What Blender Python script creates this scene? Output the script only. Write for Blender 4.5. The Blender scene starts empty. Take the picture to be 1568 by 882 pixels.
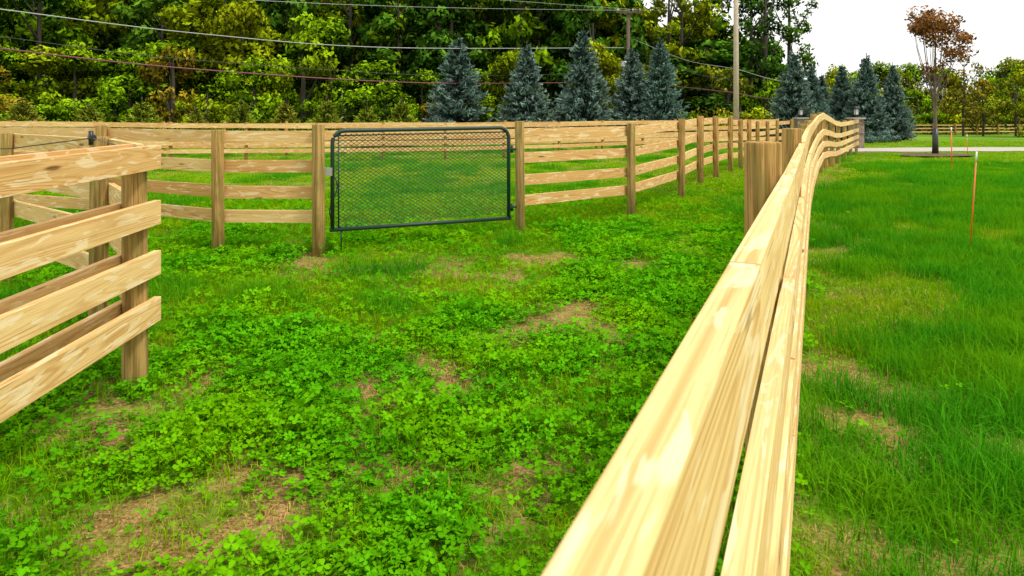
import bpy, math, random
import numpy as np
from mathutils import Vector, Matrix
random.seed(7); rng=np.random.default_rng(7)
S=bpy.context.scene
F=1045.0; HZ=172.0; CH=1.6
def px(x,Y): return (x-784.0)/F*Y
def pz(y,Y): return CH-(y-HZ)/F*Y

# ---------------------------------------------------------------- terrain
def hgt(x,y):
    x=np.asarray(x,float); y=np.asarray(y,float)
    z=0.25*np.exp(-((x-8.5)**2+(y-15)**2)/18.0)
    z=z-0.28*np.exp(-((x+4)**2/(2*15**2)+(y-28)**2/(2*6.5**2)))
    z=z-0.02*np.clip(y-30,0,42)
    z=z+0.010*np.sin(x*1.7+0.5)*np.cos(y*1.3)+0.01*np.sin(x*0.6-y*0.9)
    return z
def h1(x,y): return float(hgt(x,y))
class VN:
    def __init__(s,seed): s.t=np.random.default_rng(seed).random((256,256))
    def __call__(s,x,y):
        x=np.asarray(x,float);y=np.asarray(y,float)
        xi=np.floor(x).astype(int);yi=np.floor(y).astype(int)
        fx=x-xi;fy=y-yi;fx=fx*fx*(3-2*fx);fy=fy*fy*(3-2*fy)
        g=lambda a,b:s.t[a%256,b%256]
        return (g(xi,yi)*(1-fx)+g(xi+1,yi)*fx)*(1-fy)+(g(xi,yi+1)*(1-fx)+g(xi+1,yi+1)*fx)*fy
n1,n2,n3,n4=VN(1),VN(2),VN(3),VN(4)
def fenceX(Y):
    Y=np.asarray(Y,float)
    return -0.186+0.446*Y+0.0042*np.clip(Y-8,0,100)**2
def dryness(x,y):
    d=0.26*n1(x*1.1,y*1.1)+0.37*n2(x*3.3,y*3.3)+0.37*n3(x*8,y*8)
    right=x>fenceX(y)
    d=d+np.where(right,0.21*np.exp(-(np.clip(x-fenceX(y),0,50)/1.1)**2)-0.09,0)
    for (cx,cy,r) in [(-1.42,2.5,.19),(-.95,2.78,.14),(-.9,6.7,.32),(-.1,6.3,.28),(.6,5.2,.28),(-2.0,3.4,.22),(2.2,9.0,.3),(.1,3.3,.18),(-.3,4.4,.22),(-2.2,7.2,.3),(.3,7.4,.35),(-.2,2.5,.12),(-.8,3.9,.18)]:
        d=d+0.32*np.exp(-((x-cx)**2+(y-cy)**2)/(2*r*r))
    return np.clip((d-0.565)/0.2,0,1)

# ---------------------------------------------------------------- mesh helpers
def link(o):
    S.collection.objects.link(o); return o
def mesh_np(name,V,Fc,attrs=None,mats=(),matidx=None,smooth=False):
    me=bpy.data.meshes.new(name)
    V=np.asarray(V,np.float32); Fc=np.asarray(Fc,np.int32)
    k=Fc.shape[1]; nf=len(Fc)
    me.vertices.add(len(V)); me.vertices.foreach_set('co',V.ravel())
    me.loops.add(nf*k); me.loops.foreach_set('vertex_index',Fc.ravel())
    me.polygons.add(nf); me.polygons.foreach_set('loop_start',np.arange(nf,dtype=np.int32)*k)
    for m in mats: me.materials.append(m)
    if matidx is not None: me.polygons.foreach_set('material_index',np.asarray(matidx,np.int32))
    if smooth: me.polygons.foreach_set('use_smooth',np.ones(nf,bool))
    me.update(calc_edges=True)
    for kx,a in (attrs or {}).items():
        at=me.attributes.new(kx,'FLOAT','POINT'); at.data.foreach_set('value',np.asarray(a,np.float32))
    return me
class MB:
    def __init__(s): s.v=[];s.f=[];s.uv=[];s.m=[];s.t=[];s.sm=[]
    def face(s,pts,uvs=None,m=0,t=0.5,sm=False):
        b=len(s.v); s.v+= [tuple(p) for p in pts]; s.f.append(tuple(range(b,b+len(pts))))
        s.uv+= (uvs if uvs else [(0,0)]*len(pts)); s.m.append(m); s.t+=[t]*len(pts); s.sm.append(sm)
    def board(s,a,b,side,h,th,m=0,t=None,ou=None):
        """box: a,b = centre points of lower edge; side = unit lateral; height h, thickness th"""
        if t is None: t=random.random()
        a=Vector(a);b=Vector(b);sd=Vector(side)*th/2;up=Vector((0,0,h));L=(b-a).length
        u0=random.random()*50;v0=random.random()*50
        A=[a-sd,b-sd,b+sd,a+sd]; B=[p+up for p in A]
        base=len(s.v); s.v+=[tuple(p) for p in A+B]; s.t+=[t]*8
        def fc(ix,uv): s.f.append(tuple(base+i for i in ix)); s.uv+=uv; s.m.append(m); s.sm.append(False)
        fc((0,1,5,4),[(u0,v0),(u0+L,v0),(u0+L,v0+h),(u0,v0+h)])
        fc((2,3,7,6),[(u0+L,v0+3),(u0,v0+3),(u0,v0+3+h),(u0+L,v0+3+h)])
        fc((4,5,6,7),[(u0,v0+6),(u0+L,v0+6),(u0+L,v0+6+th),(u0,v0+6+th)])
        fc((3,2,1,0),[(u0,v0+9),(u0+L,v0+9),(u0+L,v0+9+th),(u0,v0+9+th)])
        fc((0,4,7,3),[(u0,v0),(u0,v0+h),(u0+.04,v0+h),(u0+.04,v0)])
        fc((1,2,6,5),[(u0,v0),(u0+.04,v0),(u0+.04,v0+h),(u0,v0+h)])
    def tube(s,pts,rad,n=10,m=0,t=0.5,cap=True,sm=True):
        pts=[Vector(p) for p in pts]
        if not hasattr(rad,'__len__'): rad=[rad]*len(pts)
        base=len(s.v); ul=random.random()*20; acc=0; us=[]
        for i,p in enumerate(pts):
            d=(pts[min(i+1,len(pts)-1)]-pts[max(i-1,0)]).normalized()
            ref=Vector((0,0,1)) if abs(d.z)<0.9 else Vector((1,0,0))
            x=d.cross(ref).normalized(); y=d.cross(x).normalized()
            if i: acc+=(pts[i]-pts[i-1]).length
            us.append(acc+ul)
            for k in range(n):
                a=2*math.pi*k/n; s.v.append(tuple(p+(x*math.cos(a)+y*math.sin(a))*rad[i])); s.t.append(t)
        for i in range(len(pts)-1):
            for k in range(n):
                k2=(k+1)%n
                s.f.append((base+i*n+k,base+i*n+k2,base+(i+1)*n+k2,base+(i+1)*n+k))
                c=2*math.pi*max(rad)/n
                s.uv+=[(us[i],k*c),(us[i],(k+1)*c),(us[i+1],(k+1)*c),(us[i+1],k*c)]
                s.m.append(m); s.sm.append(sm)
        if cap:
            for i,rv in ((0,False),(len(pts)-1,True)):
                ix=[base+i*n+k for k in range(n)]
                if not rv: ix=ix[::-1]
                s.f.append(tuple(ix)); s.uv+=[(math.cos(2*math.pi*k/n)*.05,math.sin(2*math.pi*k/n)*.05) for k in range(n)]
                s.m.append(m); s.sm.append(False)
    def box(s,c,d,m=0,t=.5):
        c=Vector(c);s.board(c-Vector((d[0]/2,0,d[2]/2)),c+Vector((d[0]/2,0,-d[2]/2)),(0,1,0),d[2],d[1],m,t)
    def build(s,name,mats,bevel=0):
        me=bpy.data.meshes.new(name); me.from_pydata(s.v,[],s.f)
        for m in mats: me.materials.append(m)
        me.polygons.foreach_set('material_index',s.m); me.polygons.foreach_set('use_smooth',s.sm)
        uv=me.uv_layers.new(name='UVMap'); uv.data.foreach_set('uv',np.array(s.uv,np.float32).ravel())
        at=me.attributes.new('tint','FLOAT','POINT'); at.data.foreach_set('value',np.array(s.t,np.float32))
        me.update(); o=link(bpy.data.objects.new(name,me))
        if bevel:
            b=o.modifiers.new('b','BEVEL'); b.width=bevel; b.segments=2; b.limit_method='ANGLE'; b.angle_limit=math.radians(60)
        return o

# ---------------------------------------------------------------- material helpers
class NT:
    def __init__(s,name):
        s.mat=bpy.data.materials.new(name); s.mat.use_nodes=True; s.nt=s.mat.node_tree
        s.b=s.nt.nodes['Principled BSDF']; s.b.inputs['Roughness'].default_value=.8
        s.out=s.nt.nodes['Material Output']
    def n(s,t,**k):
        nd=s.nt.nodes.new(t)
        for a,b in k.items(): setattr(nd,a,b)
        return nd
    def l(s,a,b): s.nt.links.new(a,b)
    def setin(s,sock,v):
        if isinstance(v,bpy.types.NodeSocket): s.l(v,sock)
        else: sock.default_value=v
    def math(s,op,a,b=0.0,c=0.0,clamp=False):
        nd=s.n('ShaderNodeMath',operation=op,use_clamp=clamp); s.setin(nd.inputs[0],a); s.setin(nd.inputs[1],b)
        if op in('MULTIPLY_ADD',): s.setin(nd.inputs[2],c)
        return nd.outputs[0]
    def noise(s,vec,scale=1,detail=2,rough=.5,dist=0):
        nd=s.n('ShaderNodeTexNoise'); 
        if vec is not None: s.l(vec,nd.inputs['Vector'])
        nd.inputs['Scale'].default_value=scale; nd.inputs['Detail'].default_value=detail; nd.inputs['Roughness'].default_value=rough; nd.inputs['Distortion'].default_value=dist
        return nd.outputs['Fac']
    def scale(s,vec,x,y,z=1,loc=(0,0,0)):
        m=s.n('ShaderNodeMapping'); s.l(vec,m.inputs['Vector']); m.inputs['Scale'].default_value=(x,y,z); m.inputs['Location'].default_value=loc
        return m.outputs[0]
    def mix(s,fac,a,b,mode='MIX'):
        nd=s.n('ShaderNodeMix',data_type='RGBA',blend_type=mode); s.setin(nd.inputs[0],fac)
        for sk,v in((nd.inputs[6],a),(nd.inputs[7],b)):
            if isinstance(v,bpy.types.NodeSocket): s.l(v,sk)
            else: sk.default_value=(*v,1)
        return nd.outputs[2]
    def ramp(s,f,lo,hi):
        nd=s.n('ShaderNodeMapRange'); s.l(f,nd.inputs[0]); nd.inputs[1].default_value=lo; nd.inputs[2].default_value=hi; nd.interpolation_type='SMOOTHSTEP'
        return nd.outputs[0]
    def attr(s,name,out='Fac'):
        nd=s.n('ShaderNodeAttribute'); nd.attribute_name=name; return nd.outputs[out]
    def bump(s,h,dist=.002,st=1):
        nd=s.n('ShaderNodeBump'); s.l(h,nd.inputs['Height']); nd.inputs['Distance'].default_value=dist; nd.inputs['Strength'].default_value=st
        s.l(nd.outputs[0],s.b.inputs['Normal'])
    def col(s,c): s.setin(s.b.inputs['Base Color'],c if isinstance(c,bpy.types.NodeSocket) else (*c,1))

def simple(name,c,rough=.6,metal=0,var=.25,sc=8):
    m=NT(name); g=m.n('ShaderNodeNewGeometry'); f=m.noise(g.outputs['Position'],sc,3)
    m.col(m.mix(f,tuple(x*(1-var) for x in c),tuple(min(1,x*(1+var)) for x in c)))
    m.b.inputs['Roughness'].default_value=rough; m.b.inputs['Metallic'].default_value=metal
    return m.mat

def board_mat():
    m=NT('pine_board'); uv=m.n('ShaderNodeUVMap').outputs[0]; t=m.attr('tint')
    big=m.noise(m.scale(uv,.38,6.5),1,1.2,.4,.2)
    rings=m.math('SINE',m.math('MULTIPLY',big,125.0))
    rings=m.math('POWER',m.math('MULTIPLY_ADD',rings,.5,.5),2.6)
    rmask=m.ramp(m.noise(m.scale(uv,.5,3,1,(7,7,0)),1,1,.5),.35,.62)
    rings=m.math('MULTIPLY',rings,m.math('MULTIPLY_ADD',rmask,.7,.3))
    fine=m.noise(m.scale(uv,4,240),1,2,.6)
    mid=m.noise(m.scale(uv,1.2,70,1,(1,5,0)),1,2,.6)
    pale=m.mix(t,(.88,.64,.29),(.68,.39,.135))
    dark=m.mix(t,(.60,.31,.08),(.43,.18,.04))
    c=m.mix(m.math('MULTIPLY',rings,.72),pale,dark)
    c=m.mix(m.math('MULTIPLY',m.ramp(fine,.48,.72),.45),c,dark)
    c=m.mix(m.math('MULTIPLY',m.ramp(mid,.5,.7),.35),c,dark)
    bl=m.noise(m.scale(uv,4,22),1,3,.6,.6)
    c=m.mix(m.math('MULTIPLY',m.ramp(bl,.55,.60),.5),c,(.94,.80,.53))
    gr=m.noise(m.scale(uv,1.1,9,1,(2,9,0)),1,2,.5)
    c=m.mix(m.math('MULTIPLY',m.ramp(gr,.5,.7),.4),c,(.60,.38,.14))
    vo=m.n('ShaderNodeTexVoronoi'); m.l(m.scale(uv,1.7,8.5),vo.inputs['Vector']); vo.inputs['Scale'].default_value=1
    k=m.math('SUBTRACT',1.0,m.ramp(vo.outputs['Distance'],.05,.14))
    c=m.mix(m.math('MULTIPLY',k,.85),c,(.16,.055,.015))
    # drying checks: thin dark cracks along the grain
    ck=m.noise(m.scale(uv,1.6,110,1,(8,1,0)),1,1,.5)
    ck=m.ramp(ck,.72,.76)
    c=m.mix(m.math('MULTIPLY',ck,.7),c,(.12,.06,.02))
    dirt=m.noise(m.scale(uv,8,14,1,(3,3,3)),1,4,.75)
    c=m.mix(m.math('MULTIPLY',m.ramp(dirt,.6,.75),.3),c,(.30,.19,.07))
    m.col(c); m.b.inputs['Roughness'].default_value=.75; m.b.inputs['Specular IOR Level'].default_value=.2
    hh=m.math('SUBTRACT',m.math('ADD',m.math('MULTIPLY',rings,.4),fine),ck)
    m.bump(hh,.0018,.8)
    return m.mat
def post_mat():
    m=NT('treated_post'); uv=m.n('ShaderNodeUVMap').outputs[0]; t=m.attr('tint')
    a=m.ramp(m.noise(m.scale(uv,1.2,26),1,3,.6,.3),.3,.65); b=m.noise(m.scale(uv,3,9,1,(5,2,0)),1,4,.65)
    fi=m.noise(m.scale(uv,5,150),1,2,.6)
    c=m.mix(a,m.mix(t,(.18,.115,.03),(.26,.14,.035)),m.mix(t,(.46,.32,.11),(.58,.33,.11)))
    c=m.mix(m.math('MULTIPLY',m.ramp(b,.48,.62),.55),c,(.22,.19,.05))
    c=m.mix(m.math('MULTIPLY',m.ramp(fi,.5,.7),.55),c,(.08,.045,.012))
    m.col(c); m.b.inputs['Roughness'].default_value=.9; m.b.inputs['Specular IOR Level'].default_value=.15; m.bump(m.math('ADD',a,fi),.003,.8)
    return m.mat
M_B=board_mat(); M_P=post_mat()

# ---------------------------------------------------------------- fences
TOPS=[1.40,1.07,.775,.50]
def fence(name,pts,side,tops=TOPS,bh=.14,th=.04,pr=.065,ptop=1.46,zo=0,bevel=0,tintb=(0,1),skip=(),extra=0,seam=None,double=False,firstpost=True,wob=.006,ptops={}):
    mb=MB(); n=len(pts); P=[Vector((p[0],p[1],0)) for p in pts]
    N=[]
    for i in range(n):
        d=(P[min(i+1,n-1)]-P[max(i-1,0)]).normalized(); N.append(Vector((d.y,-d.x,0)))
    for i,p in enumerate(P):
        if i==0 and not firstpost: continue
        z=h1(p.x,p.y)+zo; r=pr*random.uniform(.93,1.08); tp=ptops.get(i,ptop)+random.uniform(-.02,.02)
        lx,ly=random.uniform(-.012,.012),random.uniform(-.012,.012)
        mb.tube([(p.x,p.y,z-.3),(p.x+lx*.3,p.y+ly*.3,z+.5),(p.x+lx,p.y+ly,z+tp-.008),(p.x+lx,p.y+ly,z+tp)],[r*1.03,r,r*.98,r*.93],20,1,random.random())
    for sd in ((side,-side) if double else (side,)):
        off=pr+th/2-.004
        Q=[P[i]+N[i]*off*sd for i in range(n)]
        for i in range(n-1):
            if i in skip: continue
            a=Q[i];b=Q[i+1];d=(b-a).normalized();nn=Vector((d.y,-d.x,0))
            ea=extra if i==0 else 0; eb=extra if i==n-2 else 0
            a2=a-d*ea+d*.0015;b2=b+d*eb-d*.0015
            for k,t in enumerate(tops):
                za=h1(P[i].x,P[i].y)+zo+t-bh+random.uniform(-wob,wob); zb=h1(P[i+1].x,P[i+1].y)+zo+t-bh+random.uniform(-wob,wob)
                tt=random.uniform(*tintb)
                if seam and i in seam and k==0:
                    f=seam[i]; mid=a2.lerp(b2,f); zm=za+(zb-za)*f
                    mb.board((a2.x,a2.y,za),(mid.x,mid.y,zm),nn,bh,th,0,tt)
                    mb.board((mid.x+d.x*.002,mid.y+d.y*.002,zm+.001),(b2.x,b2.y,zb),nn,bh,th,0,random.uniform(*tintb))
                else: mb.board((a2.x,a2.y,za),(b2.x,b2.y,zb),nn,bh,th,0,tt)
    return mb.build(name,[M_B,M_P],bevel)
ys=[-2.6,-.12,2.45]; 
while ys[-1]<28: ys.append(ys[-1]+2.25)
ys[-1]=29.2
fence('board_fence',[(float(fenceX(y)),y) for y in ys],1,tops=[1.40,1.03,.75,.48],bevel=.0012,tintb=(.0,.5),seam={1:.42},wob=.004,ptops={2:1.5,3:1.5},ptop=1.43)
lane=[(.11,9.0),(1.8,10.3),(3.1,12.5),(3.97,14.4),(4.75,15.9),(5.6,17.5),(6.5,19.4),(7.4,21.3),(8.35,23.2),(9.4,25.1),(10.5,27.0),(11.8,28.8)]
fence('board_fence',lane,-1,tintb=(.2,1),ptops={0:1.5})
fence('board_fence',[(-2.17,7.67),(-3.33,7.74),(-5.1,8.5),(-7.2,9.3),(-9.4,10.3),(-11.4,11.6)],1,tintb=(.1,1),ptops={0:1.47},ptop=1.43)
fence('board_fence',[(-2.09,1.4),(-2.18,3.95)],1,bevel=.0012,tintb=(.1,1.0),double=True,extra=.1,firstpost=False,ptop=1.375)
fence('board_fence',[(-2.28,4.02),(-3.0,4.95),(-4.72,6.35),(-6.6,7.6)],1,bevel=.0012,tintb=(.1,.8),firstpost=False,ptop=1.4)
def resample(pl,st):
    out=[pl[0]];
    P=[Vector(p) for p in pl]
    for a,b in zip(P,P[1:]):
        L=(b-a).length;k=max(1,round(L/st))
        for i in range(1,k+1): out.append(tuple(a.lerp(b,i/k)))
    return out
fence('board_fence',resample([(-26,20.5),(-12,24),(2,29),(14,36)],2.4),1,tintb=(.3,1))
fence('board_fence',resample([(-28,25),(-12,28.5),(2,33),(13,38)],2.4),1,tintb=(.3,1))
fence('post_and_rail_fence',resample([(16,66),(34,70),(70,76)],2.6),-1,tops=[1.15,.8,.45],ptop=1.3,bh=.12,pr=.09,tintb=(.4,.9))

# ---------------------------------------------------------------- gate
def gate():
    green=simple('dark_green_paint',(.010,.036,.026),.5,0,.3,30)
    galv=simple('galvanised_steel',(.55,.56,.56),.35,.8,.15,30)
    A=Vector((-2.05,7.72,0));B=Vector((0.0,8.93,0));d=(B-A).normalized()
    def P(u,z): 
        q=A+d*u; return (q.x,q.y,z)
    L=(B-A).length; zb0,zb1=.27,.22; zt0,zt1=1.39,1.40
    zb=lambda u: zb0+(zb1-zb0)*u/L
    zt=lambda u: zt0+(zt1-zt0)*u/L
    mb=MB(); path=[P(0.02,zb(0))]; r=.14
    for i in range(9):
        a=math.pi/2*i/8; path.append(P(.02+r-r*math.cos(a),zt(0)-r+r*math.sin(a)))
    for i in range(9):
        a=math.pi/2*i/8; path.append(P(L-.05-r+r*math.sin(a),zt(L)-r+r*math.cos(a)))
    path.append(P(L-.05,zb(L)))
    mb.tube(path,.024,12); mb.tube([P(-.01,zb(0)),P(L-.02,zb(L))],.024,12)
    mb.tube([P(.09,zb(0)),P(.09,zt(0)-.02)],.009,8); mb.tube([P(.1,zt(0)-.055),P(L-.1,zt(L)-.055)],.008,8)
    cw,chh=.066,.042; x0,x1=.05,L-.07; z0,z1=.29,1.355
    k=chh/cw
    def seg(u0,w0,u1,w1): mb.tube([P(u0,w0),P(u1,w1)],.0030,4,0,.5,False,False)
    span=(x1-x0)*k+(z1-z0)
    c=0
    while c<span:
        for sgn in(1,-1):
            zs=z1-c if sgn>0 else z0+c
            u_a=x0; z_a=zs
            if sgn>0:
                if z_a<z0: u_a=x0+(z0-z_a)/k; z_a=z0
                u_b=min(x1,x0+(z1-zs)/k); z_b=zs+k*(u_b-x0)
            else:
                if z_a>z1: u_a=x0+(z_a-z1)/k; z_a=z1
                u_b=min(x1,x0+(zs-z0)/k); z_b=zs-k*(u_b-x0)
            if u_b-u_a>.01: seg(u_a,z_a,u_b,z_b)
        c+=chh
    for z in(.36,1.12):
        mb.tube([P(L-.08,z),P(L+.10,z)],.012,8); mb.tube([P(L+.0,z-.05),P(L+.0,z+.05)],.018,8)
    q=P(-.03,.93); mb.box(q,(.10,.05,.09),1); mb.box((q[0]-.06,q[1]-.05,q[2]+.06),(.06,.03,.04),1)
    ch=[P(-.02,.9)]
    for i in range(1,12): ch.append(P(.03+.045*math.sin(i*.5),.9-.045*i))
    mb.tube(ch,.007,6)
    mb.tube([P(.12,.3),P(.12,.04)],.008,6)
    return mb.build('metal_farm_gate',[green,galv])
gate()
mb=MB(); blk=simple('black_plastic',(.02,.02,.02),.4)
mb.tube([(-2.99,4.86,1.42),(-2.93,4.78,1.42)],[.03,.02],10); mb.tube([(-2.96,4.8,1.37),(-2.96,4.8,1.47)],.016,8)
mb.tube([(-2.94,4.78,1.42),(-3.6,4.9,1.34),(-4.6,5.3,1.30),(-6,6,1.34)],.004,6); mb.tube([(-2.94,4.78,1.42),(-2.3,4.05,1.39)],.003,6)
mb.build('fence_insulator',[blk])

# ---------------------------------------------------------------- ground
def geo(a,b,s0,g):
    o=[a];s=s0
    while o[-1]<b: o.append(o[-1]+s); s*=g
    return o
xs=sorted([-x for x in geo(7,2500,.08,1.10)]+list(np.arange(-6.94,9,.07))+geo(9,2500,.08,1.10))
yy=sorted(list(np.arange(-3,1.8,.3))+list(np.arange(1.8,13,.07))+geo(13,3500,.08,1.05)+[-x for x in geo(3.3,600,.5,1.5)])
XX,YY=np.meshgrid(xs,yy); ZZ=hgt(XX,YY)
V=np.stack([XX,YY,ZZ],-1).reshape(-1,3); nx,ny=len(xs),len(yy)
ix=np.arange(nx*ny).reshape(ny,nx); Fq=np.stack([ix[:-1,:-1],ix[:-1,1:],ix[1:,1:],ix[1:,:-1]],-1).reshape(-1,4)
dr=dryness(V[:,0],V[:,1])
m=NT('soil_and_turf'); pos=m.n('ShaderNodeNewGeometry').outputs['Position']; d=m.attr('dry')
f1=m.noise(pos,60,3,.7); f2=m.noise(pos,9,3,.6); f3=m.noise(pos,.35,3,.5); f4=m.noise(m.scale(pos,25,90,40),1,2,.7)
soil=m.mix(m.ramp(f1,.3,.7),(.15,.08,.028),(.44,.28,.10)); soil=m.mix(m.ramp(f4,.5,.7),soil,(.54,.37,.16))
turf=m.mix(m.ramp(f2,.3,.7),(.04,.12,.004),(.12,.26,.006)); turf=m.mix(m.ramp(f3,.35,.65),turf,(.14,.32,.006))
turf=m.mix(m.math('MULTIPLY',m.ramp(f1,.5,.75),.4),turf,(.26,.24,.05))
m.col(m.mix(d,turf,soil)); m.b.inputs['Roughness'].default_value=.95; m.b.inputs['Specular IOR Level'].default_value=.1; m.bump(f1,.02,.8)
link(bpy.data.objects.new('ground',mesh_np('ground',V,Fq,{'dry':dr},[m.mat],smooth=True)))

# ---------------------------------------------------------------- grass & clover
def leafmat(name,build,trans=.35):
    m=NT(name); c=build(m)
    m.nt.nodes.remove(m.b); d=m.n('ShaderNodeBsdfDiffuse'); m.l(c,d.inputs['Color'])
    if trans<=0: m.l(d.outputs[0],m.out.inputs['Surface']); return m.mat
    tr=m.n('ShaderNodeBsdfTranslucent'); m.l(m.mix(1.0,c,(1.3,1.4,.5),'MULTIPLY'),tr.inputs['Color'])
    mx=m.n('ShaderNodeMixShader'); mx.inputs[0].default_value=trans
    m.l(d.outputs[0],mx.inputs[1]); m.l(tr.outputs[0],mx.inputs[2]); m.l(mx.outputs[0],m.out.inputs['Surface'])
    return m.mat
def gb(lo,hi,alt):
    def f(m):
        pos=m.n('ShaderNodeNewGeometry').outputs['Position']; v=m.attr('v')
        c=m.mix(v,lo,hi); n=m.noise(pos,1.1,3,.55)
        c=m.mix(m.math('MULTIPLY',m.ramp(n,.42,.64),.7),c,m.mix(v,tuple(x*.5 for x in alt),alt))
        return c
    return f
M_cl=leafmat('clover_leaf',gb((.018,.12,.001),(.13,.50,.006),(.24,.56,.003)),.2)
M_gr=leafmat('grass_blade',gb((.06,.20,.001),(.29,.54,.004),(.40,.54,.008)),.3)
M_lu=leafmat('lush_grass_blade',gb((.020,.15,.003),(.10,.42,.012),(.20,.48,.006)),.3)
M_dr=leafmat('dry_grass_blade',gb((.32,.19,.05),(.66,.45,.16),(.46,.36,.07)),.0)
col=bpy.data.collections.new('grass_patches')
def blades(n,R,hmin,hmax,w,lean,rg):
    r=R*np.sqrt(rg.random(n));a=rg.random(n)*6.283; bx=r*np.cos(a);by=r*np.sin(a)
    h=rg.uniform(hmin,hmax,n)*(1-.35*(r/R)**2); da=rg.random(n)*6.283; ln=rg.uniform(.1,1,n)*lean*h
    dx=np.cos(da);dy=np.sin(da); wa=da+np.pi/2+rg.normal(0,.4,n); wx=np.cos(wa)*w*rg.uniform(.6,1.3,n)/2; wy=np.sin(wa)*w/2
    V=np.zeros((n,6,3))
    for j,(hh,ll,ws) in enumerate(((0,0,1),(.55,.3,.85),(1,1,.12))):
        zz=h*hh-ln*.35*(ll>0.9); 
        for s,q in((-1,0),(1,1)):
            V[:,j*2+q,0]=bx+dx*ln*ll+s*wx*ws; V[:,j*2+q,1]=by+dy*ln*ll+s*wy*ws; V[:,j*2+q,2]=zz-.006
    b=np.arange(n)[:,None]*6
    Fq=np.concatenate([b+np.array([0,1,3,2]),b+np.array([2,3,5,4])])
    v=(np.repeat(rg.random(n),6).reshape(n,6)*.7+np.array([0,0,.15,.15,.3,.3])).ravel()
    return V.reshape(-1,3),Fq,v
def clovers(n,R,rg,L=.018,hmin=.012,hmax=.085):
    Vs=[];Fs=[];vs=[];c=0
    for i in range(n):
        r=R*math.sqrt(rg.random());a=rg.random()*6.283
        hf=rg.random()
        cen=Vector((r*math.cos(a),r*math.sin(a),(hmin+(hmax-hmin)*hf)*(1-.45*(r/R)**2)))
        tilt=Matrix.Rotation(rg.uniform(-.6,.6),3,'X')@Matrix.Rotation(rg.uniform(-.6,.6),3,'Y')@Matrix.Rotation(rg.random()*6.28,3,'Z')
        l=L*rg.uniform(.5,1.35); sh=.5*rg.random()+.5*hf
        for k in range(3):
            ro=tilt@Matrix.Rotation(k*2.094,3,'Z')
            for p in((0,0,0),(.55*l,.42*l,.12*l),(.95*l,.36*l,.16*l),(1.0*l,0,.02*l),(.95*l,-.36*l,.16*l),(.55*l,-.42*l,.12*l)):
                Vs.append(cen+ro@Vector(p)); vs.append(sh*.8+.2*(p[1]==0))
            Fs+= [(c,c+1,c+2,c+3),(c,c+3,c+4,c+5)]; c+=6
    return np.array([tuple(v) for v in Vs]),np.array(Fs),np.array(vs)
def cat(parts):
    V=[];Fq=[];v=[];mi=[];o=0
    for (a,b,c,m_) in parts: V.append(a);Fq.append(b+o);v.append(c);mi.append(np.full(len(b),m_));o+=len(a)
    return np.concatenate(V),np.concatenate(Fq),np.concatenate(v),np.concatenate(mi)
rg=np.random.default_rng(3)
kinds=[]
MM=[M_cl,M_gr,M_dr,M_lu]
def addpatch(parts):
    V,Fq,v,mi=cat(parts); nm='grass_patch_%02d'%len(kinds); me=mesh_np(nm,V,Fq,{'v':v},MM,mi)
    o=bpy.data.objects.new(nm,me); col.objects.link(o); kinds.append(o)
R=.17
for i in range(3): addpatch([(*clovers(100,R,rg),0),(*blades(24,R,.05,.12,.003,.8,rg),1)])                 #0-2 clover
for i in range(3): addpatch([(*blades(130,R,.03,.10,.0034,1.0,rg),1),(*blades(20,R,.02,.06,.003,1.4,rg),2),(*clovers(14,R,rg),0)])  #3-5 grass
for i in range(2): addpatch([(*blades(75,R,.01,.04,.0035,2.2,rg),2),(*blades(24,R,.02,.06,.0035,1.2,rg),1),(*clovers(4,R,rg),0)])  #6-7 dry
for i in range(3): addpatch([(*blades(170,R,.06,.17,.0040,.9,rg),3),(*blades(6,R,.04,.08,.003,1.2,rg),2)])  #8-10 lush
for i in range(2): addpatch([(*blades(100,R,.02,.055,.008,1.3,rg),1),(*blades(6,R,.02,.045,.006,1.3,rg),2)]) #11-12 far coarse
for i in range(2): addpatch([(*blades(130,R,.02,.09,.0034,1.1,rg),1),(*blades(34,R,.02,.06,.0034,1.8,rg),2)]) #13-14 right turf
pts=[];idx=[];rot=[];scl=[]
y=1.5
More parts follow.
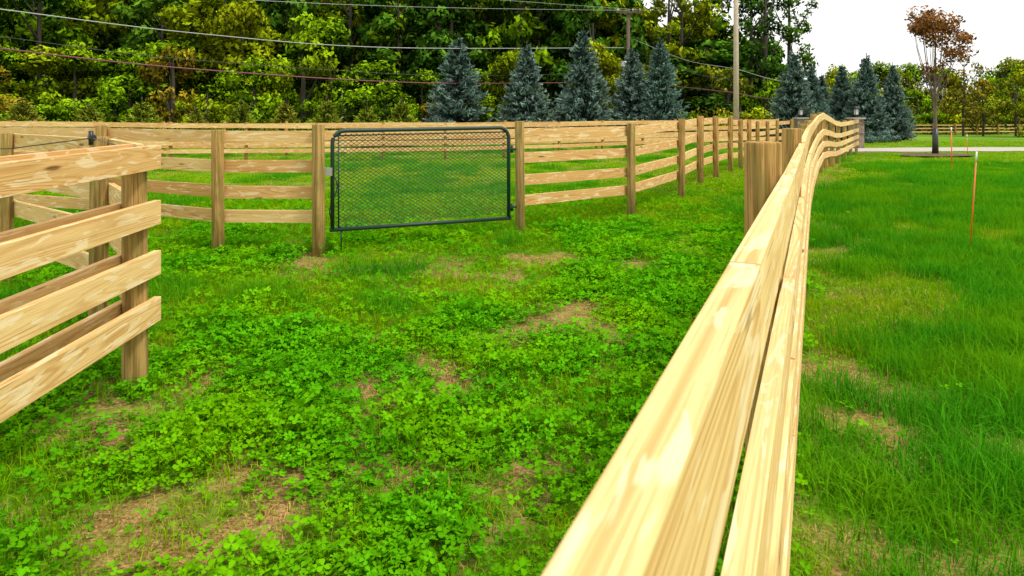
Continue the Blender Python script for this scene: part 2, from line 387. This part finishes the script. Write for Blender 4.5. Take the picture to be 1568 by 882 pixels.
while y<46:
    st=.13 if y<6 else (.16 if y<12 else .17+(y-12)*.016)
    x0=-(.78*y+.5); x1=.78*y+.5
    xsr=np.arange(x0,x1,st); n=len(xsr)
    X=xsr+rng.uniform(-.5,.5,n)*st; Yv=y+rng.uniform(-.5,.5,n)*st
    d=dryness(X,Yv); fx=X-fenceX(Yv); right=fx>0; cv=.6*n4(X*.8+9,Yv*.8)+.4*n2(X*2.3,Yv*2.3+5); r=rng.random(n)
    lush=.6*n3(X*.5,Yv*.35+3)+.4*n1(X*1.9+7,Yv*1.9)
    keep=(rng.random(n)>d*.5)
    keep&=~((Yv>28.9)&(Yv<33.6)&(X>14.2)); keep&=((X-16.5)**2+(Yv-26.6)**2>.9**2)
    k=np.where(cv>.44,rng.integers(0,3,n),rng.integers(3,6,n))
    k=np.where((r<.22),rng.integers(3,6,n),k)
    inpad=(Yv>9.6)&(~right)
    k=np.where(inpad,rng.integers(3,6,n),k)
    k=np.where(right,rng.integers(13,15,n),k)
    k=np.where(right&(lush+.16*np.clip(fx-1,-1,1)>.42)&(r>.08)&(Yv<22),rng.integers(8,11,n),k)
    k=np.where((~right)&(lush>.58)&(r<.55),rng.integers(8,11,n),k)
    k=np.where((Yv>14)&((k<6)|(k>12)),rng.integers(11,13,n),k)
    k=np.where((d>.42)&(rng.random(n)<.9),rng.integers(6,8,n),k)
    near=np.clip(Yv/14,.0,1)
    s=rng.uniform(.7,1.3,n)*(1+.5*near)*np.where(Yv>20,1.25,1)
    sz=s*rng.uniform(.55,1.4,n)*np.where(Yv>12,.75,1)*(1-.4*d)
    pts.append(np.stack([X,Yv,hgt(X,Yv)],-1)[keep]); idx.append(k[keep]); 
    rot.append(np.stack([rng.normal(0,.08,n),rng.normal(0,.08,n),rng.random(n)*6.283],-1)[keep]); scl.append(np.stack([s,s,sz],-1)[keep])
    y+=st
pts=np.concatenate(pts);idx=np.concatenate(idx);rot=np.concatenate(rot);scl=np.concatenate(scl)
me=bpy.data.meshes.new('grass'); me.vertices.add(len(pts)); me.vertices.foreach_set('co',pts.astype(np.float32).ravel())
a=me.attributes.new('idx','INT','POINT'); a.data.foreach_set('value',idx.astype(np.int32))
a=me.attributes.new('rot','FLOAT_VECTOR','POINT'); a.data.foreach_set('vector',rot.astype(np.float32).ravel())
a=me.attributes.new('scl','FLOAT_VECTOR','POINT'); a.data.foreach_set('vector',scl.astype(np.float32).ravel())
go=link(bpy.data.objects.new('grass',me))
ng=bpy.data.node_groups.new('scatter','GeometryNodeTree')
ng.interface.new_socket(name='Geometry',in_out='INPUT',socket_type='NodeSocketGeometry'); ng.interface.new_socket(name='Geometry',in_out='OUTPUT',socket_type='NodeSocketGeometry')
N=ng.nodes.new; gi=N('NodeGroupInput');gout=N('NodeGroupOutput');ip=N('GeometryNodeInstanceOnPoints');ci=N('GeometryNodeCollectionInfo')
ci.inputs['Collection'].default_value=col; ci.inputs['Separate Children'].default_value=True; ci.inputs['Reset Children'].default_value=True
def na(t,nm):
    q=N('GeometryNodeInputNamedAttribute'); q.data_type=t; q.inputs['Name'].default_value=nm; return [o for o in q.outputs if o.enabled][0]
L=ng.links.new
L(gi.outputs[0],ip.inputs['Points']); L(ci.outputs[0],ip.inputs['Instance']); ip.inputs['Pick Instance'].default_value=True
L(na('INT','idx'),ip.inputs['Instance Index']); L(na('FLOAT_VECTOR','rot'),ip.inputs['Rotation']); L(na('FLOAT_VECTOR','scl'),ip.inputs['Scale'])
L(ip.outputs[0],gout.inputs[0])
md=go.modifiers.new('scatter','NODES'); md.node_group=ng

# ---------------------------------------------------------------- trees
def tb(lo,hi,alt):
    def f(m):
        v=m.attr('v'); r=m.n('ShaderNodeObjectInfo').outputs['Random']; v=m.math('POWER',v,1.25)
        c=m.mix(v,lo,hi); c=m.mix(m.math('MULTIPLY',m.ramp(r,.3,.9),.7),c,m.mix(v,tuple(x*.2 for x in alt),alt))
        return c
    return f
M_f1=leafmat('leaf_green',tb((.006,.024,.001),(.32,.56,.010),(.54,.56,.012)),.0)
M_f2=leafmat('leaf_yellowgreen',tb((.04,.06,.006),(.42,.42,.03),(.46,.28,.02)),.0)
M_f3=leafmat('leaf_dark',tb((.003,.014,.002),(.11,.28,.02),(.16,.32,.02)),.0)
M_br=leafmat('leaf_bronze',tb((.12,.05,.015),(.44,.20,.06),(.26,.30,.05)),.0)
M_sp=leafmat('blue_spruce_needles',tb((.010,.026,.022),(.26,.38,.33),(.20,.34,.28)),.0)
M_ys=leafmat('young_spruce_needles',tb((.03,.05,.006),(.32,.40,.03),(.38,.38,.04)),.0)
M_bark=simple('bark',(.05,.04,.028),.9,0,.5,9)
M_bark2=simple('young_bark',(.15,.11,.075),.9,0,.4,9)
def quads(P,Nn,size,rg,asp=.7):
    n=len(P); Nn=Nn+rg.normal(0,.55,(n,3)); Nn/=np.linalg.norm(Nn,axis=1)[:,None]+1e-6
    t=rg.normal(0,1,(n,3)); a=np.cross(Nn,t); a/=np.linalg.norm(a,axis=1)[:,None]+1e-6; b=np.cross(Nn,a)
    s=(size*rg.uniform(.5,1.3,n))[:,None]
    V=np.stack([P-a*s,P-b*s*asp*.7,P+a*s,P+b*s*asp*.7],1)
    return V.reshape(-1,3),np.arange(n*4).reshape(-1,4)
def crown(rg,cents,rads,per,ls,shell=.35,flat=.8):
    Vs=[];vs=[];Fs=[];o=0
    for c,r in zip(cents,rads):
        n=int(per*r*r); u=rg.normal(0,1,(n,3)); u/=np.linalg.norm(u,axis=1)[:,None]; 
        rr=r*(1-shell*rg.random(n)**1.5)*(1+.25*np.sin(u[:,0]*5+c[0])*np.cos(u[:,1]*4+c[1]))
        P=np.array(c)+u*rr[:,None]*np.array([1,1,flat])
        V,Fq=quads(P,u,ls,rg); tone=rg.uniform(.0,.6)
        v=np.clip(tone+.5*u[:,2]+rg.normal(0,.17,n),0,1)  # random clump tone, plus lit tops and shaded undersides painted into leaf colour
        Vs.append(V);vs.append(np.repeat(v,4));Fs.append(Fq+o);o+=len(V)
    return np.concatenate(Vs),np.concatenate(Fs),np.concatenate(vs)
def tree_mesh(name,H,R,z0,seed,nc,ls,mat,cr=(.6,1.3),per=170,trunk=.18,limbs=8,shape='round'):
    rg=np.random.default_rng(seed); cents=[];rads=[]
    for i in range(nc):
        f=rg.random(); z=z0+(H-z0)*f
        env=math.sin(math.pi*(.18+.78*f))**.6 if shape=='round' else (1-f)*.9+.12
        a=rg.random()*6.283; q=R*env*math.sqrt(rg.uniform(.25,1))
        cents.append((q*math.cos(a),q*math.sin(a),z)); rads.append(rg.uniform(*cr)*(1-.25*f))
    V,Fq,v=crown(rg,cents,rads,per,ls)
    mb=MB(); mb.tube([(0,0,-.3),(.05,0,H*.3),(-.05,.05,H*.6),(0,0,H*.9)],[trunk*1.2,trunk,trunk*.7,trunk*.2],8)
    for i in range(limbs):
        c=cents[rg.integers(nc)]; zb=max(.25*H,c[2]-abs(c[0])-abs(c[1])*.5-1); zb=min(zb,H*.8)
        mb.tube([(0,0,zb),(c[0]*.5,c[1]*.5,(zb+c[2])/2-.1),tuple(c)],[trunk*.5,trunk*.3,trunk*.1],5)
    return join_leaf(name,mb,V,Fq,v,mat)
def join_leaf(name,mb,V,Fq,v,mat,bark=None):
    wf=[f for f in mb.f if len(f)==4]; wv=np.array(mb.v); nw=len(wv)
    VV=np.concatenate([wv,V]); FF=np.concatenate([np.array(wf),Fq+nw]); vv=np.concatenate([np.zeros(nw),v])
    return mesh_np(name,VV,FF,{'v':vv},[bark or M_bark,mat],np.concatenate([np.zeros(len(wf)),np.ones(len(Fq))]))
def spruce_mesh(name,H,R,seed,mat,nl=30,ls=.12,droop=.15):
    rg=np.random.default_rng(seed); P=[];Nn=[];v=[];D=[]
    for i in range(nl):
        f=i/nl; z=.15+(H-.25)*f; r=R*(1-f)**.8+.06; nb=int(8+14*(1-f))
        for b in range(nb):
            a=rg.random()*6.283; l=r*rg.uniform(.66,1.2); zz=z+rg.normal(0,.05); up=rg.uniform(-.05,.3)
            n=int(6+l*17)
            t=np.linspace(.15,1,n)+rg.normal(0,.02,n)
            bz=zz+l*(-droop*t+ (up+.12)*t*t)
            spread=.18*l*(1-t)+.06
            side=rg.normal(0,1,n)*spread
            x=np.cos(a)*l*t-np.sin(a)*side; y=np.sin(a)*l*t+np.cos(a)*side
            P.append(np.stack([x,y,bz+rg.normal(0,.03,n)],-1)); dd=np.stack([np.full(n,math.cos(a)),np.full(n,math.sin(a)),np.full(n,.45)],-1)+rg.normal(0,.45,(n,3)); D.append(dd)
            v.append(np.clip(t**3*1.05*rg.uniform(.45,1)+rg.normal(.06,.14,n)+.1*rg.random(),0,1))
    P=np.concatenate(P);D=np.concatenate(D);v=np.concatenate(v); n=len(P)
    P=np.repeat(P,2,0);D=np.repeat(D,2,0)+rg.normal(0,.35,(2*n,3));v=np.repeat(v,2); n*=2
    D/=np.linalg.norm(D,axis=1)[:,None]; t=rg.normal(0,1,(n,3)); w=np.cross(D,t); w/=np.linalg.norm(w,axis=1)[:,None]
    s=(ls*rg.uniform(.7,1.5,n))[:,None]
    V=np.stack([P-D*s*.4-w*s*.2,P-D*s*.4+w*s*.2,P+D*s+w*s*.12,P+D*s-w*s*.12],1).reshape(-1,3)
    Fq=np.arange(n*4).reshape(-1,4)
    mb=MB(); mb.tube([(0,0,-.3),(0,0,H*.5),(0,0,H)],[.09*H/5,.05*H/5,.01],8)
    for k in range(3): mb.tube([(0,0,H-.2),(rg.normal(0,.03),rg.normal(0,.03),H+.15)],[.02,.01],4)
    return join_leaf(name,mb,V,Fq,np.repeat(v,4),mat)
def put(name,me,x,y,s=1,sz=None,rz=None,parent=None,dz=0):
    o=link(bpy.data.objects.new(name,me)); o.location=(x,y,h1(x,y)+dz); o.scale=(s,s,sz or s); o.rotation_euler=(0,0,random.random()*6.28 if rz is None else rz)
    if parent: o.parent=parent
    return o
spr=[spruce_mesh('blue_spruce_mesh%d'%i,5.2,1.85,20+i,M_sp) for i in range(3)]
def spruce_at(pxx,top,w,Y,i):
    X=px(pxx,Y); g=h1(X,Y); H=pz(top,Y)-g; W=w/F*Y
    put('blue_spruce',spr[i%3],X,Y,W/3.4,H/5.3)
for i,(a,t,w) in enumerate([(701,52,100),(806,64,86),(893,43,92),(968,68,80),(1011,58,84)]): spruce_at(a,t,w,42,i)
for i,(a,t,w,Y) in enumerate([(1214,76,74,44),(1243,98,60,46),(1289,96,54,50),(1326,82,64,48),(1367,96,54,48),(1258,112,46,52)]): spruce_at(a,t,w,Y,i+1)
ys_=[spruce_mesh('young_spruce_mesh%d'%i,2.0,.95,30+i,M_ys,16,.09,.0) for i in range(2)]
for i,(a,t,w) in enumerate([(35,150,75),(135,157,66),(218,150,66),(300,165,50),(370,150,58),(437,152,58),(500,148,56),(562,158,60),(615,150,60)]):
    Y=36+random.uniform(-1,1); X=px(a,Y); put('young_spruce',ys_[i%2],X,Y,w/F*Y/1.9,(pz(t,Y)-h1(X,Y))/2.1)
# forest
forest=link(bpy.data.objects.new('forest_trees',None))
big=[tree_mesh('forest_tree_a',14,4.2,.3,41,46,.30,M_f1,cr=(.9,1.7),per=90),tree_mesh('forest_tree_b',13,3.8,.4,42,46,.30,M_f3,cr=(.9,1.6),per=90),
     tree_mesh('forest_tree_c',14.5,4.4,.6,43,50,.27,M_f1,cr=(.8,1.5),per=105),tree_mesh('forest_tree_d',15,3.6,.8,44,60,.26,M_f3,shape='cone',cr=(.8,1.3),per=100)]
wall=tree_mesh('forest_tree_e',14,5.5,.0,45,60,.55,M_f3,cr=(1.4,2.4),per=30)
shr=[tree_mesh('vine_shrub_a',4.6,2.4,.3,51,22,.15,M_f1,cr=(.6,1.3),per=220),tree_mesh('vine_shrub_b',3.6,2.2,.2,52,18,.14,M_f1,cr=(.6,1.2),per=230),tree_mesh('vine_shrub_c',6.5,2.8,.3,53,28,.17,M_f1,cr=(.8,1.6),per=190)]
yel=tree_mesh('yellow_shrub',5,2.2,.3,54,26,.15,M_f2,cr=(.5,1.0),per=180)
for Y,step,lst in ((74,4.5,None),(66,5.0,None),(60,4.4,[0,1,2,3,1]),(53,4.8,[0,2,1,3])):
    x=px(-150,Y)
    while x<px(1100,Y):
        q=784+x/Y*F
        if not(970<q<1012 and Y<70) and not (q>960 and Y>70):
            me=wall if lst is None else big[random.choice(lst)]
            sz=random.uniform(.9,1.25)
            if q>960: sz*=.62
            put('forest_tree',me,x,Y+random.uniform(-1.5,1.5),random.uniform(.85,1.15),sz,parent=forest)
        x+=step*random.uniform(.8,1.2)
for Y,step,hi in ((48,2.9,True),(44.5,2.7,False)):
    x=px(-80,Y)
    while x<px(1180,Y):
        q=784+x/Y*F
        me=random.choice(shr)
        s=random.uniform(.8,1.1)
        if q<600: me=shr[2] if hi else random.choice(shr[:2]); s*=1.15 if hi else 1.05
        elif q>640: s*=.8
        if random.random()<.1: me=yel
        put('forest_shrub',me,x,Y+random.uniform(-1,1),s,s*random.uniform(.65,1.25),parent=forest); x+=step*random.uniform(.8,1.2)
for q,Y,t in((1045,52,-60),(1085,56,-40),(1025,58,-80)):
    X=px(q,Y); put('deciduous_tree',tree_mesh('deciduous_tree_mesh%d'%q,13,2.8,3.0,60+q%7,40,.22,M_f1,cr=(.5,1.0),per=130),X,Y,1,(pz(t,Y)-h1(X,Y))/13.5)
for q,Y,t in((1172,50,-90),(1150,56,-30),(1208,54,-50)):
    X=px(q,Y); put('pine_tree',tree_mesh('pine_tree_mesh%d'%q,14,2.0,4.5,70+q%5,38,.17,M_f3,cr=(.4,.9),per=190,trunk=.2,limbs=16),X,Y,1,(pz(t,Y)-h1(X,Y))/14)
# distant woods at right
dist=link(bpy.data.objects.new('distant_trees',None))
for Y,lo,hi in((95,88,120),(85,105,140),(78,125,160)):
    x=px(1120,Y)
    while x<px(1720,Y):
        t=random.uniform(lo,hi); me=random.choice([shr[0],shr[2],yel,shr[1]]); H=pz(t,Y)-h1(x,Y)
        Hm={shr[0]:5.2,shr[1]:4.2,shr[2]:7.2,yel:5.6}[me]
        put('distant_tree',me,x,Y+random.uniform(-3,3),H/Hm*.95,H/Hm,parent=dist); x+=random.uniform(1.8,3.6)
for q,t in((1475,80),(1555,86),(1505,95),(1600,70)):
    Y=66; X=px(q,Y); put('autumn_tree',tree_mesh('autumn_tree_mesh%d'%q,6,2.0,1.0,q%9,28,.15,M_f2,cr=(.35,.8),per=130,trunk=.09,limbs=10),X,Y,1,(pz(t,Y)-h1(X,Y))/6.4)
put('distant_tree',shr[2],px(1590,60),60,.9,parent=dist)
def ornamental():
    rg=np.random.default_rng(11); Y=26.6;X=px(1432,Y); g=h1(X,Y)
    mb=MB(); H=pz(4,Y)-g
    mb.tube([(0,0,-.1),(.02,0,1.0),(-.03,0,2.0),(.03,.02,3.4),(0,0,H*.85)],[.085,.07,.055,.035,.01],8)
    cents=[];rads=[]
    for i in range(17):
        a=i*2.4; sp=rg.uniform(.3,1.12); zt=rg.uniform(.66,.9)*H; zs=rg.uniform(1.5,3.2)
        if sp<.6: zt=rg.uniform(.8,.93)*H
        p0=(0,0,zs);p3=(sp*math.cos(a),sp*math.sin(a),zt)
        mb.tube([p0,(p3[0]*.5,p3[1]*.5,zs+(zt-zs)*.35),(p3[0]*.85,p3[1]*.85,zs+(zt-zs)*.7),p3],[.024,.017,.012,.005],5)
        for k in range(3):
            c=Vector(p3)+Vector(np.clip(rg.normal(0,.24,3),-.4,.4)); cents.append(tuple(c)); rads.append(rg.uniform(.22,.42))
        if rg.random()<.7:
            f=rg.uniform(.35,.6); cents.append((p3[0]*f*1.2,p3[1]*f*1.2,zs+(zt-zs)*f)); rads.append(rg.uniform(.10,.22))
    V,Fq,v=crown(rg,cents,rads,620,.075,.6,.9)
    me=join_leaf('ornamental_tree_mesh',mb,V,Fq,v,M_br,M_bark2)
    o=put('ornamental_tree',me,X,Y,1,rz=.3)
    gb_=MB(); gb_.tube([(X,Y,g),(X,Y,g+.5),(X,Y,g+1.08)],[.12,.105,.10],12); gb_.tube([(X,Y,g-.02),(X,Y,g+.05)],[.2,.14],12); gb_.build('tree_trunk_guard',[blk])
    ring=MB(); n=28; ctr=(X,Y,g+.12)
    rr=[(X+math.cos(2*math.pi*k/n)*1.3*random.uniform(.93,1.07),Y+math.sin(2*math.pi*k/n)*1.1) for k in range(n)]
    for k in range(n):
        a,b=rr[k],rr[(k+1)%n]; ring.face([ctr,(a[0],a[1],h1(*a)+.07),(b[0],b[1],h1(*b)+.07)])
    mm=NT('bark_mulch'); p=mm.n('ShaderNodeNewGeometry').outputs['Position']; f=mm.noise(p,25,4,.8); mm.col(mm.mix(mm.ramp(f,.35,.7),(.04,.02,.01),(.26,.15,.07))); mm.bump(f,.04,1)
    ring.build('mulch_ring',[mm.mat])
ornamental()
jun=tree_mesh('juniper_mesh',.7,.8,.1,88,18,.05,M_sp,cr=(.2,.35),per=900,trunk=.03,limbs=2)
for q,Y in((1345,40),(1362,41),(1325,39)): put('juniper_shrub',jun,px(q,Y),Y,.9)

# ---------------------------------------------------------------- driveway
mb=MB(); dm=NT('driveway_gravel'); p=dm.n('ShaderNodeNewGeometry').outputs['Position']; f=dm.noise(p,30,4,.8); f_=dm.noise(p,1.2,3,.6)
dm.col(dm.mix(f_,dm.mix(f,(.34,.30,.25),(.5,.46,.40)),(.46,.41,.34))); dm.bump(f,.01,.6)
prev=None
for x in np.arange(14.4,75,.8):
    y0=29.3+.02*(x-14)+.25*math.sin(x*.2); y1=y0+3.6
    cur=((x,y0,h1(x,y0)+.02),(x,(y0+y1)/2,h1(x,(y0+y1)/2)+.03),(x,y1,h1(x,y1)+.02))
    if prev: mb.face([prev[0],cur[0],cur[1],prev[1]]); mb.face([prev[1],cur[1],cur[2],prev[2]])
    prev=cur
mb.build('driveway',[dm.mat])

# ---------------------------------------------------------------- stone pillars with lanterns
sm=NT('field_stone'); p=sm.n('ShaderNodeNewGeometry').outputs['Position']; vo=sm.n('ShaderNodeTexVoronoi',feature='DISTANCE_TO_EDGE'); sm.l(sm.scale(p,1,1,1.8),vo.inputs['Vector']); vo.inputs['Scale'].default_value=5
vc=sm.n('ShaderNodeTexVoronoi'); sm.l(sm.scale(p,1,1,1.8),vc.inputs['Vector']); vc.inputs['Scale'].default_value=5
sx=sm.n('ShaderNodeSeparateColor'); sm.l(vc.outputs['Color'],sx.inputs[0])
sm.col(sm.mix(sm.ramp(vo.outputs['Distance'],.02,.06),(.24,.20,.17),sm.mix(sx.outputs[0],(.10,.07,.05),(.32,.24,.17)))); 
cap=simple('cap_stone',(.34,.31,.27),.8)
glass=simple('lantern_glass',(.6,.62,.6),.2,0,.05)
for q,Y in((1311,33.5),(1226,36)):
    X=px(q,Y);g=h1(X,Y); mb=MB(); mb.box((X,Y,g+.7),(.52,.52,1.46),0); mb.box((X,Y,g+1.47),(.64,.64,.08),1)
    z=g+1.51; mb.tube([(X,Y,z),(X,Y,z+.1)],[.08,.03],8,2); mb.box((X,Y,z+.27),(.15,.15,.26),3)
    for a in(-1,1):
        for b in(-1,1): mb.tube([(X+.085*a,Y+.085*b,z+.12),(X+.1*a,Y+.1*b,z+.42)],.016,5,2)
    mb.box((X,Y,z+.12),(.2,.2,.03),2); mb.tube([(X,Y,z+.4),(X,Y,z+.5),(X,Y,z+.56)],[.16,.05,.01],8,2)
    mb.build('stone_gate_pillar',[sm.mat,cap,blk,glass])

# ---------------------------------------------------------------- marker stakes
org=simple('orange_fibreglass',(.85,.14,.02),.4); wht=simple('white_reflector',(.8,.8,.8),.4)
for q,b,t,Y in((1490,385,232,7.85),(1457,274,195,16.3),(1481,236,206,27)):
    X=px(q,Y);g=h1(X,Y);T=pz(t,Y); mb=MB(); lean=.04*(1 if q==1490 else -.3); r=.0075 if Y<10 else .012
    mb.tube([(X-lean,Y,g-.05),(X+lean*.8,Y,T-.12)],r,8,0); mb.tube([(X+lean*.8,Y,T-.12),(X+lean,Y,T)],r*1.25,8,1)
    mb.build('driveway_marker_stake',[org,wht])

# ---------------------------------------------------------------- utility poles and wires
pole=simple('pole_wood',(.50,.40,.31),.85,0,.25,6); poled=simple('pole_wood_dark',(.12,.08,.06),.85,0,.25,6)
X=px(1127,38); mb=MB(); mb.tube([(X,38,-.5),(X,38,5),(X-.02,38,11.5)],[.16,.14,.11],14); mb.box((X,37.85,10.8),(2.2,.1,.12),0)
for a in(-.9,-.3,.5,.95): mb.tube([(X+a,37.85,10.86),(X+a,37.85,11.02)],.05,8,1)
mb.build('utility_pole',[pole,glass])
Y=50; X=px(962,Y); mb=MB(); T=pz(14,Y); mb.tube([(X,Y,-1),(X,Y,T)],[.17,.12],12); mb.box((X,Y-.2,T-.25),(1.9,.1,.12),0)
mb.tube([(X-.38,Y-.15,pz(112,Y)),(X-.38,Y-.15,pz(94,Y))],.26,14,1); mb.box((X+.1,Y-.25,pz(100,Y)),(.3,.2,.5),1)
for a in(-.8,.3,.8): mb.tube([(X+a,Y-.2,T-.19),(X+a,Y-.2,T-.02)],.05,8,1)
mb.build('utility_pole',[poled,simple('transformer_grey',(.45,.47,.47),.5)])
wl=simple('wire_grey',(.40,.41,.41),.6); wm=simple('wire_maroon',(.17,.04,.06),.5); wd=simple('wire_dark',(.05,.05,.05),.5)
def wire(mb,pl,r,m):
    P=[Vector((px(q,Y),Y,pz(t,Y))) for q,t,Y in pl]; out=[]
    for i in range(len(P)-1):
        p0=P[max(i-1,0)];p1=P[i];p2=P[i+1];p3=P[min(i+2,len(P)-1)]
        for k in range(8):
            t=k/8; out.append(.5*((2*p1)+(p2-p0)*t+(2*p0-5*p1+4*p2-p3)*t*t+(3*p1-p0-3*p2+p3)*t**3))
    out.append(P[-1]); mb.tube(out,r,6,m)
mb=MB()
wire(mb,[(-150,-4,27),(0,14,28.5),(300,51,33),(600,73,39),(955,73,50)],.024,0)
wire(mb,[(-150,50,27),(0,74,28.5),(300,106,33),(650,127,40),(950,127,50),(1127,142,38)],.036,1)
wire(mb,[(1127,142,38),(1180,152,44),(1300,168,60)],.025,1)
wire(mb,[(-150,38,27),(0,56,28.5),(300,92,33),(690,116,42),(955,110,50)],.013,2)
wire(mb,[(200,-14,31),(420,2,35),(690,12,42),(962,16,50)],.013,0)
wire(mb,[(380,-30,31),(700,-5,42),(990,16,50)],.011,0)
wire(mb,[(970,60,50),(1050,92,44),(1127,106,38),(1220,128,46),(1400,150,70)],.013,0)
wire(mb,[(970,16,50),(1060,5,44),(1127,-20,38)],.013,2)
wire(mb,[(975,78,50),(1060,112,44),(1127,122,38)],.012,2)
mb.build('overhead_power_lines',[wl,wm,wd])

# ---------------------------------------------------------------- light, world, camera
sunel,sunaz=56,120
sd=bpy.data.lights.new('sun','SUN'); sd.energy=2.6; sd.angle=math.radians(10); sd.color=(1,.94,.82)
so=link(bpy.data.objects.new('sun',sd)); e=math.radians(sunel);a=math.radians(sunaz)
dirv=Vector((math.sin(a)*math.cos(e),math.cos(a)*math.cos(e),math.sin(e))); so.rotation_euler=dirv.to_track_quat('Z','Y').to_euler()
w=bpy.data.worlds.new('World'); S.world=w; w.use_nodes=True; nt=w.node_tree; bg=nt.nodes['Background']
sk=nt.nodes.new('ShaderNodeTexSky'); sk.sky_type='NISHITA'; sk.sun_disc=False; sk.sun_elevation=e; sk.sun_rotation=a; sk.dust_density=3
mx=nt.nodes.new('ShaderNodeMix'); mx.data_type='RGBA'; mx.inputs[0].default_value=.88; nt.links.new(sk.outputs[0],mx.inputs[6]); mx.inputs[7].default_value=(11.4,11.2,10.8,1)
nt.links.new(mx.outputs[2],bg.inputs[0]); bg.inputs[1].default_value=.12
cd=bpy.data.cameras.new('camera'); cd.lens=24; cd.sensor_width=36; cd.shift_y=-(441-HZ)/1568.0; cd.clip_start=.03; cd.clip_end=6000
cd.dof.use_dof=True; cd.dof.focus_distance=7; cd.dof.aperture_fstop=14
co=link(bpy.data.objects.new('camera',cd)); co.location=(0,0,CH); co.rotation_euler=(math.radians(90),0,0); S.camera=co
S.view_settings.view_transform='Standard'; S.view_settings.look='None'; S.view_settings.exposure=0
